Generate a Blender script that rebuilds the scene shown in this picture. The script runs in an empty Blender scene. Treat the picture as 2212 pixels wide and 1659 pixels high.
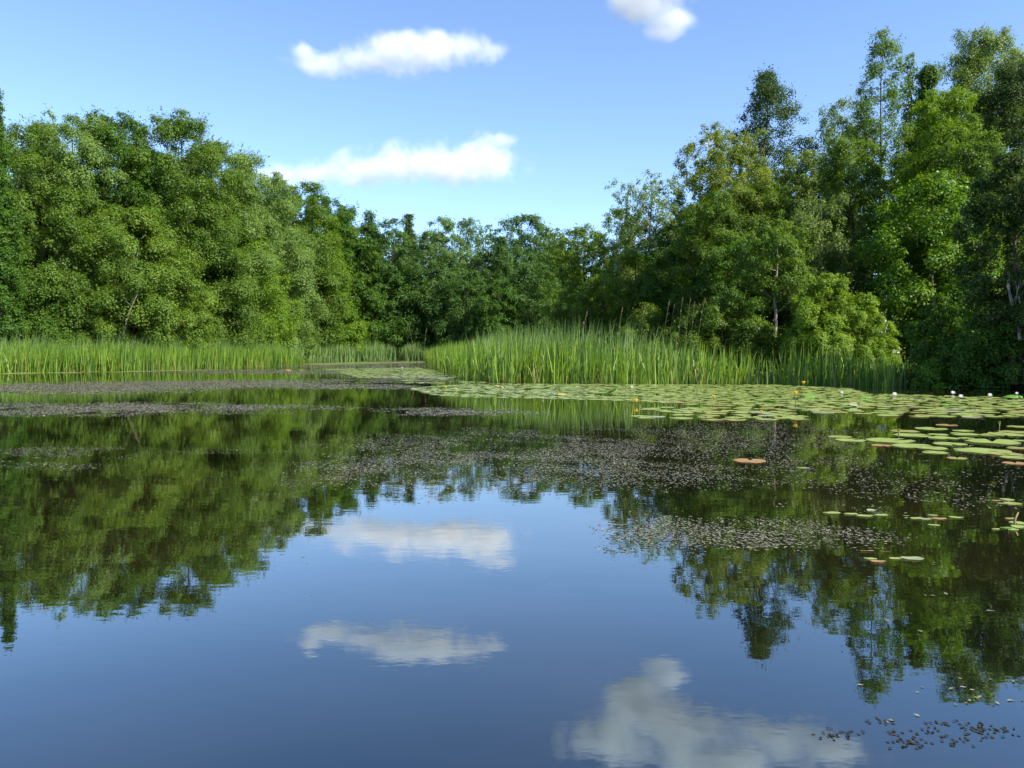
import bpy, math, random
import numpy as np
from mathutils import Vector, Matrix
S = bpy.context.scene
COL = S.collection
PI = math.pi

# ------------------------------------------------------------------ camera
H_CAM = 1.1
FPX = 804.0                      # focal length in pixels of a 1024 wide frame
PITCH = math.radians(2.24)
cam = bpy.data.cameras.new('camera')
cam.sensor_width = 36.0
cam.lens = FPX / 1024 * 36
cam.clip_start = 0.05
cam.clip_end = 20000
co = bpy.data.objects.new('camera', cam)
COL.objects.link(co)
co.location = (0, 0, H_CAM)
co.rotation_euler = (PI / 2 - PITCH, 0, 0)
S.camera = co

# ------------------------------------------------------------------ sky, sun, exposure
SUN_EL, SUN_AZ = math.radians(42), math.radians(122)      # azimuth clockwise from +Y
world = bpy.data.worlds.new('World')
S.world = world
world.use_nodes = True
wn = world.node_tree
sky = wn.nodes.new('ShaderNodeTexSky')
sky.sky_type = 'NISHITA'
sky.sun_disc = False
sky.sun_elevation = SUN_EL
sky.sun_rotation = SUN_AZ
sky.altitude = 1800
sky.air_density = 1.0
sky.dust_density = 0.1
sky.ozone_density = 4.0
tint_ = wn.nodes.new('ShaderNodeVectorMath'); tint_.operation = 'MULTIPLY'; tint_.inputs[1].default_value = (1.02, .995, 1.0)
wn.links.new(sky.outputs[0], tint_.inputs[0]); wn.links.new(tint_.outputs[0], wn.nodes['Background'].inputs[0])
wn.nodes['Background'].inputs[1].default_value = 0.117
sl = bpy.data.lights.new('sun', 'SUN')
so = bpy.data.objects.new('sun', sl)
COL.objects.link(so)
sl.energy = 5.0
sl.angle = math.radians(0.5)
sl.color = (1.0, 0.93, 0.80)
sun_dir = Vector((math.sin(SUN_AZ) * math.cos(SUN_EL), math.cos(SUN_AZ) * math.cos(SUN_EL), math.sin(SUN_EL)))
so.rotation_euler = sun_dir.to_track_quat('Z', 'Y').to_euler()
so.location = sun_dir * 100
S.view_settings.view_transform = 'Standard'
S.view_settings.look = 'None'
S.view_settings.exposure = 1.35
S.view_settings.gamma = 1.0
S.cycles.max_bounces = 10
S.cycles.diffuse_bounces = 3
S.cycles.glossy_bounces = 3
S.cycles.transmission_bounces = 4
S.cycles.volume_bounces = 6
S.cycles.transparent_max_bounces = 8
S.cycles.sample_clamp_indirect = 8
S.cycles.use_denoising = True

# ------------------------------------------------------------------ places: photo pixels (2212 wide) <-> world
KD = 1024 / 2212
ROT = Matrix.Rotation(-PITCH, 3, 'X')
def ray(px, py):
    v = ROT @ Vector(((px * KD - 512) / FPX, 1, (384 - py * KD) / FPX))
    return v
def at(px, py, Y):
    v = ray(px, py)
    return Vector((0, 0, H_CAM)) + v * (Y / v.y)
def at_water(px, py, z=0.0):
    v = ray(px, py)
    return Vector((0, 0, H_CAM)) + v * ((z - H_CAM) / v.z)
def proj(x, y, z=0.0):
    c, s = math.cos(PITCH), math.sin(PITCH)
    zz = z - H_CAM
    d = y * c - zz * s
    u = y * s + zz * c
    return (512 + FPX * x / d) / KD, (384 - FPX * u / d) / KD

# ------------------------------------------------------------------ tagging and mesh helpers
def tag(o, label=None, cat=None, group=None, kind=None):
    if label: o['label'] = label
    if cat: o['category'] = cat
    if group: o['group'] = group
    if kind: o['kind'] = kind
    return o
def empty(name, loc, label, cat, group=None):
    o = bpy.data.objects.new(name, None)
    COL.objects.link(o)
    o.location = loc
    return tag(o, label, cat, group)
def link(name, me, mat, parent=None):
    o = bpy.data.objects.new(name, me)
    COL.objects.link(o)
    if mat is not None and not me.materials:
        me.materials.append(mat)
    if parent is not None:
        o.parent = parent
    return o
def mesh_np(name, V, loops, sizes, tint=None, smooth=False):
    """V (n,3), loops flat vertex indices, sizes = verts per face (int for all the same, or an array)"""
    me = bpy.data.meshes.new(name)
    V = np.ascontiguousarray(V, np.float32)
    loops = np.ascontiguousarray(loops, np.int32).ravel()
    if np.isscalar(sizes):
        sizes = np.full(len(loops) // sizes, sizes, np.int32)
    starts = np.concatenate(([0], np.cumsum(sizes)[:-1])).astype(np.int32)
    me.vertices.add(len(V)); me.vertices.foreach_set('co', V.ravel())
    me.loops.add(len(loops)); me.loops.foreach_set('vertex_index', loops)
    me.polygons.add(len(sizes)); me.polygons.foreach_set('loop_start', starts)
    if smooth:
        me.polygons.foreach_set('use_smooth', np.ones(len(sizes), bool))
    me.update(calc_edges=True)
    if tint is not None:
        a = me.attributes.new('tint', 'FLOAT', 'POINT')
        a.data.foreach_set('value', np.ascontiguousarray(tint, np.float32))
    return me
class MB:
    def __init__(self): self.v = []; self.f = []
    def tube(self, pts, radii, sides=6, cap=True):
        base = len(self.v)
        pts = [Vector(p) for p in pts]
        for i, p in enumerate(pts):
            d = (pts[min(i + 1, len(pts) - 1)] - pts[max(i - 1, 0)])
            if d.length < 1e-6: d = Vector((0, 0, 1))
            d.normalize()
            a = d.cross(Vector((0.31, 0.95, 0.07))).normalized()
            b = d.cross(a)
            for k in range(sides):
                t = 2 * PI * k / sides
                self.v.append(p + (a * math.cos(t) + b * math.sin(t)) * radii[i])
        for i in range(len(pts) - 1):
            for k in range(sides):
                k2 = (k + 1) % sides
                self.f.append((base + i * sides + k, base + i * sides + k2, base + (i + 1) * sides + k2, base + (i + 1) * sides + k))
        if cap:
            self.f.append(tuple(base + (len(pts) - 1) * sides + k for k in range(sides)))
            self.f.append(tuple(base + k for k in reversed(range(sides))))
        return self
    def grid(self, rows, close=False):
        base = len(self.v); n = len(rows[0])
        for r in rows: self.v += [Vector(p) for p in r]
        for i in range(len(rows) - 1):
            for k in range(n if close else n - 1):
                k2 = (k + 1) % n
                self.f.append((base + i * n + k, base + i * n + k2, base + (i + 1) * n + k2, base + (i + 1) * n + k))
        return self
    def mesh(self, name, smooth=True):
        me = bpy.data.meshes.new(name)
        me.from_pydata([tuple(v) for v in self.v], [], self.f)
        if smooth: me.polygons.foreach_set('use_smooth', [True] * len(me.polygons))
        me.update()
        return me

# ------------------------------------------------------------------ materials
def new_mat(name):
    m = bpy.data.materials.new(name); m.use_nodes = True
    n = m.node_tree; n.nodes.clear()
    return m, n, (lambda t: n.nodes.new('ShaderNode' + t)), n.links.new
def leaf_mat(name, dark, light, trans=0.42, rough=0.55, spec=0.2, stops=None):
    """leaf colours vary leaf by leaf through the mesh attribute tint"""
    m, n, N, L = new_mat(name)
    at_ = N('Attribute'); at_.attribute_name = 'tint'
    cr = N('ValToRGB')
    cols = stops or [(0.0, dark), (1.0, light)]
    cr.color_ramp.elements[0].position = cols[0][0]; cr.color_ramp.elements[0].color = (*cols[0][1], 1)
    cr.color_ramp.elements[1].position = cols[-1][0]; cr.color_ramp.elements[1].color = (*cols[-1][1], 1)
    for p, c in cols[1:-1]:
        e = cr.color_ramp.elements.new(p); e.color = (*c, 1)
    L(at_.outputs['Fac'], cr.inputs[0])
    p = N('BsdfPrincipled'); p.inputs['Roughness'].default_value = rough; p.inputs['Specular IOR Level'].default_value = spec
    L(cr.outputs[0], p.inputs['Base Color'])
    t = N('BsdfTranslucent')
    hs = N('HueSaturation'); hs.inputs['Hue'].default_value = 0.485; hs.inputs['Saturation'].default_value = 1.15; hs.inputs['Value'].default_value = 1.5
    L(cr.outputs[0], hs.inputs['Color']); L(hs.outputs[0], t.inputs['Color'])
    mx = N('MixShader'); mx.inputs[0].default_value = trans
    L(p.outputs[0], mx.inputs[1]); L(t.outputs[0], mx.inputs[2])
    o = N('OutputMaterial'); L(mx.outputs[0], o.inputs[0])
    return m
def plain_mat(name, col, rough=0.6, spec=0.4, noise=None, scale=8.0, trans=0.0, coat=0.0):
    m, n, N, L = new_mat(name)
    p = N('BsdfPrincipled'); p.inputs['Roughness'].default_value = rough; p.inputs['Specular IOR Level'].default_value = spec
    p.inputs['Coat Weight'].default_value = coat; p.inputs['Coat Roughness'].default_value = 0.15
    p.inputs['Base Color'].default_value = (*col, 1)
    src = None
    if noise:
        tc = N('TexCoord'); nz = N('TexNoise'); nz.inputs['Scale'].default_value = scale; nz.inputs['Detail'].default_value = 5
        L(tc.outputs['Object'], nz.inputs['Vector'])
        cr = N('ValToRGB'); cr.color_ramp.elements[0].color = (*col, 1); cr.color_ramp.elements[1].color = (*noise, 1)
        cr.color_ramp.elements[0].position = 0.35; cr.color_ramp.elements[1].position = 0.65
        L(nz.outputs[0], cr.inputs[0]); L(cr.outputs[0], p.inputs['Base Color']); src = cr.outputs[0]
    o = N('OutputMaterial')
    if trans:
        t = N('BsdfTranslucent'); t.inputs['Color'].default_value = (*col, 1)
        if src: L(src, t.inputs['Color'])
        mx = N('MixShader'); mx.inputs[0].default_value = trans
        L(p.outputs[0], mx.inputs[1]); L(t.outputs[0], mx.inputs[2]); L(mx.outputs[0], o.inputs[0])
    else:
        L(p.outputs[0], o.inputs[0])
    return m

LM = {
 'mid':    leaf_mat('leaf_mid_green', (0.049, 0.105, 0.013), (0.121, 0.195, 0.028)),
 'pale':   leaf_mat('leaf_pale_olive', (0.069, 0.132, 0.024), (0.170, 0.255, 0.064)),
 'deep':   leaf_mat('leaf_deep_green', (0.031, 0.085, 0.011), (0.088, 0.168, 0.023)),
 'olive':  leaf_mat('leaf_olive', (0.058, 0.118, 0.015), (0.150, 0.230, 0.031)),
 'bright': leaf_mat('leaf_bright_green', (0.056, 0.129, 0.010), (0.152, 0.243, 0.020)),
 'far':    leaf_mat('leaf_far_green', (.034, .088, .018), (.092, .165, .034)),
 'farb':   leaf_mat('leaf_far_birch', (0.059, 0.122, 0.030), (0.136, 0.218, 0.057)),
 'birch':  leaf_mat('leaf_birch', (0.072, 0.129, 0.023), (0.173, 0.250, 0.053), spec=.5),
 'yellow': leaf_mat('leaf_yellowing_birch', (.078, .125, .020), (.205, .258, .045)),
 'dark':   leaf_mat('leaf_dark_oak', (.022, .050, .011), (.062, .104, .022)),
 'willow': leaf_mat('leaf_willow', (0.081, 0.161, 0.015), (0.216, 0.323, 0.035), trans=.4),
 'maple':  leaf_mat('leaf_glossy_green', (0.040, 0.111, 0.008), (0.142, 0.255, 0.016), rough=.48, spec=.3),
}
BARK = plain_mat('bark_brown', (.035, .028, .020), .9, .1, (.09, .075, .058), 6)
BARKP = plain_mat('bark_pale', (.10, .085, .060), .85, .1, (.28, .25, .20), 5)
BARKB = plain_mat('bark_birch', (.42, .40, .36), .8, .15, (.08, .075, .07), 4)

# ------------------------------------------------------------------ the setting: ground and water
POND = [(-30, -25), (-31, 20), (-36, 42), (-30, 54), (-24, 66), (-22.5, 73), (-25.5, 84), (-26.5, 92), (-26.5, 104), (-23, 112), (-17, 117),
        (-6, 118), (-4.5, 95), (-3, 70), (-1.5, 52), (0.6, 40), (3, 34.2), (10, 33.5), (13.5, 28.5), (15.2, 24.5), (17.5, 18), (22, 8), (24, -25)]
PA = np.array(POND, float)
def pond_dist(P):
    """signed distance to the shore line, positive on land"""
    x, y = P[:, 0], P[:, 1]
    inside = np.zeros(len(P), bool); best = np.full(len(P), 1e9)
    n = len(PA)
    for i in range(n):
        a, b = PA[i], PA[(i + 1) % n]
        e = b - a
        t = np.clip(((x - a[0]) * e[0] + (y - a[1]) * e[1]) / (e @ e), 0, 1)
        best = np.minimum(best, np.hypot(x - a[0] - t * e[0], y - a[1] - t * e[1]))
        c = (a[1] > y) != (b[1] > y)
        xi = a[0] + (y - a[1]) * e[0] / (e[1] if abs(e[1]) > 1e-9 else 1e-9)
        inside ^= c & (x < xi)
    return np.where(inside, -best, best)
def ground_z(P):
    d = pond_dist(P)
    z = np.where(d < 0, np.maximum(-1.2, d * 0.45), np.minimum(0.45, 0.02 + d * 0.22))
    z = z + 0.06 * np.sin(P[:, 0] * .7) * np.sin(P[:, 1] * .53 + 1) * (d > 1)
    return z
gx = np.concatenate(([-4000, -1500, -600, -250, -130], np.arange(-80, 81, 1.25), [130, 250, 600, 1500, 4000]))
gy = np.concatenate(([-4000, -1500, -600, -200, -80], np.arange(-40, 151, 1.25), [200, 300, 600, 1500, 4000]))
X, Y = np.meshgrid(gx, gy)
P2 = np.stack([X.ravel(), Y.ravel()], 1)
Vg = np.column_stack([P2, ground_z(P2)])
nx, ny = len(gx), len(gy)
idx = np.arange(nx * ny).reshape(ny, nx)
quads = np.stack([idx[:-1, :-1], idx[:-1, 1:], idx[1:, 1:], idx[1:, :-1]], -1).reshape(-1, 4)
ground = link('ground', mesh_np('ground', Vg, quads, 4, smooth=True), plain_mat('soil_and_moss', (.022, .020, .010), .95, .1, (.030, .048, .014), 1.6))
tag(ground, kind='structure')

def water_mat():
    m, n, N, L = new_mat('pond_water')
    tc = N('TexCoord')
    def noise(scale, sx, sy, detail=2):
        mp = N('Mapping'); mp.inputs['Scale'].default_value = (sx, sy, 1)
        L(tc.outputs['Object'], mp.inputs[0])
        z = N('TexNoise'); z.inputs['Scale'].default_value = scale; z.inputs['Detail'].default_value = detail
        L(mp.outputs[0], z.inputs['Vector']); return z.outputs[0]
    b1 = N('Bump'); b1.inputs['Strength'].default_value = 1.0; b1.inputs['Distance'].default_value = 0.0007
    L(noise(3.2, .55, 1.0), b1.inputs['Height'])
    b2 = N('Bump'); b2.inputs['Strength'].default_value = 1.0; b2.inputs['Distance'].default_value = 0.00018
    L(noise(17, .6, 1.0), b2.inputs['Height']); L(b1.outputs[0], b2.inputs['Normal'])
    # murky body: brown green, a little paler where weed comes near the surface
    cr = N('ValToRGB'); cr.color_ramp.elements[0].color = (.0045, .0055, .0022, 1); cr.color_ramp.elements[1].color = (.016, .013, .005, 1)
    cr.color_ramp.elements[0].position = .42; cr.color_ramp.elements[1].position = .70
    L(noise(.55, 1, 1, 4), cr.inputs[0])
    df = N('BsdfDiffuse'); L(cr.outputs[0], df.inputs[0])
    gl = N('BsdfGlossy'); gl.inputs['Roughness'].default_value = 0.0; tr = N('ValToRGB'); tr.color_ramp.elements[0].position = .5; tr.color_ramp.elements[0].color = (.66, .88, 1, 1); tr.color_ramp.elements[1].position = .93; tr.color_ramp.elements[1].color = (.98, .98, .96, 1); q = tr.color_ramp.elements.new(.78); q.color = (.95, .97, .92, 1)
    L(b2.outputs[0], gl.inputs['Normal'])
    lw = N('LayerWeight'); lw.inputs['Blend'].default_value = .5
    rc = N('ValToRGB'); e = rc.color_ramp.elements                  # reflectance against 1 - cos(view angle)
    e[0].position = 0.0; e[0].color = (.03, .03, .03, 1); e[1].position = 1.0; e[1].color = (.86, .86, .86, 1)
    for p, v in ((.45, .185), (.56, .255), (.66, .36), (.76, .52), (.86, .58), (.94, .74)):
        q = e.new(p); q.color = (v, v, v, 1)
    L(lw.outputs['Facing'], rc.inputs[0])
    L(lw.outputs['Facing'], tr.inputs[0]); L(tr.outputs[0], gl.inputs['Color'])
    mx = N('MixShader'); L(rc.outputs[0], mx.inputs[0]); L(df.outputs[0], mx.inputs[1]); L(gl.outputs[0], mx.inputs[2])
    o = N('OutputMaterial'); L(mx.outputs[0], o.inputs[0])
    return m
wv = np.array([(-60, -40, 0), (60, -40, 0), (60, 130, 0), (-60, 130, 0)], float)
water = tag(link('water', mesh_np('water', wv, [0, 1, 2, 3], 4), water_mat()), kind='structure')

# ------------------------------------------------------------------ leaf clouds
def unit(a):
    return a / np.maximum(np.linalg.norm(a, axis=1, keepdims=True), 1e-9)
def leaves_mesh(name, C, Nrm, T, L, W, tint, fold=0.0, tri=True):
    """one small leaf per centre: a triangle far away, a folded kite near by"""
    n = len(C)
    T = unit(T - Nrm * np.sum(T * Nrm, 1, keepdims=True)); B = np.cross(Nrm, T)
    L = L[:, None]; W = W[:, None]
    if tri:
        V = np.stack([C - T * L * .45 + B * W * .5, C - T * L * .35 - B * W * .5, C + T * L * .6], 1).reshape(-1, 3)
        lo = np.arange(3 * n); k = 3
    else:
        V = np.stack([C - T * L * .5, C + B * W * .5 + Nrm * W * fold - T * L * .05, C + T * L * .5, C - B * W * .5 + Nrm * W * fold - T * L * .05], 1).reshape(-1, 3)
        lo = np.arange(4 * n); k = 4
    return mesh_np(name, V, lo, k, np.repeat(tint, k))

PROF = {
 'alder': lambda t: np.clip(np.sin(PI * np.clip(.14 + .72 * t, 0, 1)), 0, 1) ** .6,
 'cone':  lambda t: np.clip((1.05 - t), 0, 1) ** .78 * np.clip(.55 + 3 * t, 0, 1),
 'round': lambda t: np.sqrt(np.clip(1 - (2 * t - 1) ** 2, 0, 1)) ** .8,
 'shrub': lambda t: np.sqrt(np.clip(1 - t ** 2, 0, 1)) * np.clip(.75 + t, 0, 1),
 'oak':   lambda t: np.clip((1.04 - t) * 1.5, 0, 1) ** .75 * np.clip(.55 + 1.2 * t, 0, 1),
 'birch': lambda t: np.clip(np.sin(PI * np.clip(.2 + .64 * t, 0, 1)), 0, 1) ** .75,
 'slim':  lambda t: np.clip(np.sin(PI * np.clip(.30 + .60 * t, 0, 1)), 0, 1) ** .9,
}
#          clump size, clumps, leaf cover, leaf aspect, droop, spread, leaf size
KIND = {
 'alder': dict(prof='alder', rc=.25, cov=1.9, asp=.75, droop=.1, flat=.72, jag=.13),
 'cone':  dict(prof='cone',  rc=.30, cov=1.9, asp=.75, droop=.1, flat=.65, jag=.15),
 'round': dict(prof='round', rc=.26, cov=1.9, asp=.75, droop=.1, flat=.75, jag=.13),
 'shrub': dict(prof='shrub', rc=.28, cov=2.0, asp=.65, droop=0., flat=.85, jag=.26),
 'oak':   dict(prof='oak',   rc=.19, cov=1.15, asp=.8, droop=.0, flat=.60, jag=.40),
 'birch': dict(prof='birch', rc=.21, cov=1.2, asp=.65, droop=.7, flat=1.15, jag=.34),
 'airy':  dict(prof='birch', rc=.17, cov=.85, asp=.7, droop=.2, flat=.9, jag=.42),
 'slim':  dict(prof='slim',  rc=.30, cov=.85, asp=.7, droop=.1, flat=.8, jag=.45),
 'willow': dict(prof='shrub', rc=.24, cov=2.0, asp=.34, droop=-.5, flat=1.1, jag=.30),
}
SEED = [100]
def make_tree(name, x, y, H, R, kind, mat, label, cat, group, t0=.06, z0=None, trunk_r=None, bark=None, lean=(0, 0), leafk=1.0, cover=1.0, limbs=16):
    SEED[0] += 1
    rng = np.random.default_rng(SEED[0])
    K = KIND[kind]; prof = PROF[K['prof']]
    if z0 is None:
        z0 = max(0.0, float(ground_z(np.array([[x, y]]))[0])) - .05
    dist = math.hypot(x, y)
    root = empty(name, (x, y, z0), label, cat, group)
    Ht = H - z0
    zb = Ht * t0; Hc = Ht - zb
    L0 = min(.30, max(.085, (0.0019 if dist > 40 else .0022) * dist)) * leafk
    rc = np.clip(K['rc'] * R, .28, 1.5)
    # clumps on and just inside the crown envelope
    surf = 2 * PI * R * .72 * Hc
    nc = int(np.clip(2.1 * surf / (PI * rc * rc), 14, 600))
    t = rng.random(nc * 3)
    keep = rng.random(nc * 3) < np.clip(.25 + .75 * prof(t), .12, 1) * np.where(t > .8, 1.0, .8)
    t = t[keep][:nc]; nc = len(t)
    az = rng.random(nc) * 2 * PI
    ph = rng.random(6) * 2 * PI
    wob = 1 + K['jag'] * (.5 * np.sin(2 * az + ph[0] + 5 * t) + .35 * np.sin(3 * az + ph[1] - 9 * t) + .4 * np.sin(az + 13 * t + ph[2]) + .35 * rng.normal(size=nc))
    fr = np.sqrt(rng.uniform(.22, 1.0, nc))
    rr = np.maximum(0, R * prof(t) * wob * fr - rc * .45)
    tz = np.clip(t + rng.normal(size=nc) * .015, 0, 1)
    C = np.column_stack([np.cos(az) * rr, np.sin(az) * rr, zb + tz * Hc - rc * .35])
    bend = lambda z: np.column_stack([lean[0] * (z / Ht) ** 2, lean[1] * (z / Ht) ** 2])
    C[:, :2] += bend(C[:, 2])
    top = np.array([[lean[0], lean[1], Ht - rc * .5]]); C = np.vstack([C, top])
    crad = rc * rng.uniform(.65, 1.25, len(C)) * np.clip(1.15 - .45 * np.append(t, 1.0), .5, 1)
    ctint = rng.normal(.0, .13, len(C))
    outd = np.column_stack([C[:, 0] - bend(C[:, 2])[:, 0], C[:, 1] - bend(C[:, 2])[:, 1], np.full(len(C), .25 * R)]); outd = unit(outd)
    # sub clumps
    ns = 7
    cid = np.repeat(np.arange(len(C)), ns)
    d = unit(rng.normal(size=(len(cid), 3)) + outd[cid] * .7 + np.array([0, 0, .45]))
    SC = C[cid] + d * (crad[cid] * .72)[:, None] * np.array([1, 1, K['flat']])
    srad = crad[cid] * rng.uniform(.36, .62, len(cid))
    # leaves
    area = .32 * L0 * L0 * K['asp'] / .75
    nl = int(np.clip(K['cov'] * cover * 1.25 * surf / area * .95, 1500, 220000))
    w = srad ** 2; w = w / w.sum()
    sid = rng.choice(len(SC), nl, p=w)
    g = unit(rng.normal(size=(nl, 3)) + d[sid] * .5 + np.array([0, 0, .15]))
    rad = rng.random(nl) ** .55
    Pn = SC[sid] + g * (srad[sid] * rad * 1.25)[:, None] * np.array([1, 1, .9])
    if K['droop'] > 0:
        Pn[:, 2] -= K['droop'] * crad[cid[sid]] * rng.random(nl) ** 2 * 1.6
    # loose sprays that break the outline
    no = nl // 26
    o_i = rng.choice(len(SC), no, p=w)
    k = rng.random((no, 1))
    Pn[:no] = SC[o_i] + (d[o_i] + outd[cid[o_i]] * .5 + np.array([0, 0, .35 - K['droop']])) * srad[o_i][:, None] * (.9 + .5 * k) + rng.normal(size=(no, 3)) * L0 * .4
    Pn[:, 2] = np.clip(Pn[:, 2], .05, Ht + .15)
    nrm = unit(g * .8 + d[sid] * .3 + np.array([0, 0, .5]) + rng.normal(size=(nl, 3)) * .38)
    tv = rng.normal(size=(nl, 3)) + d[sid] * .6 + np.array([0, 0, -K['droop'] - .15])
    Ls = L0 * rng.uniform(.7, 1.3, nl); Ws = Ls * K['asp']
    if K['asp'] < .5: Ls = Ls * 1.5
    tint = np.clip(.45 + ctint[cid[sid]] + rng.normal(0, .14, nl), 0, 1)
    me = leaves_mesh('crown', Pn, nrm, tv, Ls, Ws, tint, fold=.15, tri=dist > 40)
    link('crown', me, LM[mat], root)
    # trunk with limbs
    mb = MB()
    tr = trunk_r or max(.05, .011 * Ht + .03)
    zs = np.linspace(0, Ht * .97, 9); bb = bend(zs)
    wv_ = rng.normal(size=(9, 2)) * tr * .5; wv_[0] = 0
    path = [Vector((bb[i, 0] + wv_[i, 0], bb[i, 1] + wv_[i, 1], zs[i])) for i in range(9)]
    mb.tube(path, [tr * (1.35 if i == 0 else (1 - .92 * i / 8)) for i in range(9)], 8)
    for j in rng.choice(len(C), min(limbs, len(C)), replace=False):
        c = Vector(C[j]); out = math.hypot(c.x, c.y)
        zs0 = max(zb * .6 + .1, c.z - out * rng.uniform(.5, 1.0)); zs0 = min(zs0, Ht * .93)
        f = zs0 / (Ht * .97) * 8; i0 = min(7, int(f))
        p0 = path[i0].lerp(path[i0 + 1], f - i0)
        r0 = max(.012, tr * (1 - .92 * f / 8) * .45)
        mid = p0.lerp(c, .5) + Vector((0, 0, -.12 * out)) * (1 if K['droop'] < .3 else -1)
        mb.tube([p0, mid, c], [r0, r0 * .65, r0 * .2], 5)
    link('trunk', mb.mesh('trunk'), bark or BARK, root)
    return root
def tree(px, Yd, top, wpx, kind, mat, label, group, cat='tree', name=None, **kw):
    a = at(px, 765, Yd); b = at(px, top, Yd)
    k = Yd / FPX * KD
    nm = name or {'birch': 'birch_tree', 'airy': 'birch_tree', 'oak': 'oak_tree', 'shrub': 'shrub', 'willow': 'willow_shrub', 'slim': 'young_tree', 'cone': 'alder_tree', 'alder': 'alder_tree', 'round': 'broadleaf_tree'}[kind]
    return make_tree(nm, a.x, a.y, b.z, wpx / 2 * k, kind, mat, label, cat, group, **kw)

GL, GF, GR = 'trees along the left bank', 'trees on the far bank', 'trees on the right bank'
LEFT = [
 (4, 50, 190, 110, 'cone', 'deep', 'narrow green spire at the left edge, standing above the trees beside it'),
 (50, 55, 268, 290, 'alder', 'mid', 'broad rounded tree just below the narrow spire at the left edge'),
 (165, 59, 244, 270, 'alder', 'pale', 'pale yellowish dome on the left bank skyline next to a darker dome'),
 (272, 61, 242, 200, 'alder', 'deep', 'dark green dome on the left skyline between two paler trees'),
 (398, 64, 258, 275, 'alder', 'mid', 'tall ruffled tree where the left skyline starts dropping to the water'),
 (478, 70, 330, 260, 'alder', 'pale', 'pale tree stepping down behind the tall ruffled one on left bank'),
 (560, 84, 380, 247, 'alder', 'pale', 'silvery pale tree at the tip of the lower cloud'),
 (640, 106, 398, 208, 'alder', 'mid', 'mid green dome on the left bank just under the lower cloud'),
 (702, 117, 420, 169, 'alder', 'deep', 'deep green dome following the last pale one down the left skyline'),
 (746, 121, 446, 149, 'cone', 'far', 'pointed dark tree with a twin tip beyond the left bank domes'),
 (800, 124, 456, 136, 'cone', 'far', 'pointed dark tree with a thin needle tip near the skyline dip'),
]
for r in LEFT: tree(*r[:7], GL)
LFRONT = [
 (30, 56, 470, 250, 'alder', 'deep', 'dark low tree at the left edge leaning over the reeds'),
 (150, 57, 400, 230, 'alder', 'mid', 'mid height tree in front of the pale yellowish dome'),
 (290, 58, 455, 280, 'round', 'olive', 'olive tree with thin pale stems low in the left wood'),
 (430, 65, 420, 240, 'alder', 'mid', 'bushy tree beneath the tall ruffled one, beside a dark gap'),
 (525, 71, 500, 190, 'alder', 'bright', 'fresh green tree in front of the silvery pale one'),
 (610, 97, 500, 170, 'alder', 'pale', 'pale grey-green tree reaching the water behind the left reeds'),
 (715, 112, 470, 150, 'cone', 'bright', 'fresh green cone shaped tree standing out before the dark far woods'),
 (785, 118, 520, 120, 'alder', 'deep', 'dark tree to the rear of the fresh green cone shaped one'),
 (850, 121, 476, 120, 'alder', 'far', 'dark rounded tree closing the left bank at the inlet'),
 (370, 58, 560, 170, 'round', 'olive', 'low olive tree between the pale stems and the dark gap'),
 (95, 55, 590, 200, 'round', 'deep', 'lowest dark round tree right behind the left reeds'),
 (480, 66, 600, 160, 'round', 'mid', 'low round tree overhanging the middle of the left reeds'),
 (575, 78, 610, 150, 'round', 'bright', 'low bright tree near the end of the left reed bed'),
 (655, 106, 620, 130, 'round', 'mid', 'low tree where the left reed bed ends'),
]
for r in LFRONT: tree(*r[:7], GL, t0=.02)
FAR = [
 (884, 127, 465, 94, 'cone', 'dark', 'dark pointed tree on the far bank next to the airy birches'),
 (950, 138, 469, 140, 'round', 'farb', 'wide airy birch on the far bank with sky showing through'),
 (1012, 141, 473, 73, 'birch', 'farb', 'slimmer airy birch beside the wide one on the far bank'),
 (1048, 150, 487, 67, 'airy', 'farb', 'thin tree with bare looking branches between birches and big dome'),
 (1125, 132, 469, 207, 'round', 'far', 'big smooth dome of a tree, widest on the far bank'),
 (1085, 122, 515, 117, 'cone', 'far', 'pointed tree in front of the big dome on the far bank'),
 (1185, 136, 495, 67, 'airy', 'farb', 'thin pale tree at the foot of the big dome, by the sky gap'),
 (935, 121, 543, 151, 'alder', 'far', 'dark mid height tree below the wide airy birch'),
 (872, 121, 575, 123, 'alder', 'deep', 'dark low tree at the corner of the inlet'),
 (1005, 117, 585, 134, 'alder', 'far', 'dark low tree under the slimmer birch'),
 (965, 119, 605, 89, 'birch', 'farb', 'small greyish drooping tree among the dark low ones'),
 (1150, 112, 575, 145, 'alder', 'far', 'dark low tree just behind the reed tops below the big dome'),
 (1075, 110, 607, 112, 'alder', 'deep', 'lowest round tree behind the tip of the right reed bed'),
 (1215, 118, 540, 123, 'alder', 'far', 'dark tree filling the foot of the sky gap'),
 (1215, 92, 495, 100, 'airy', 'mid', 'small airy tree beside the sky gap at the start of right bank'),
]
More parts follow.
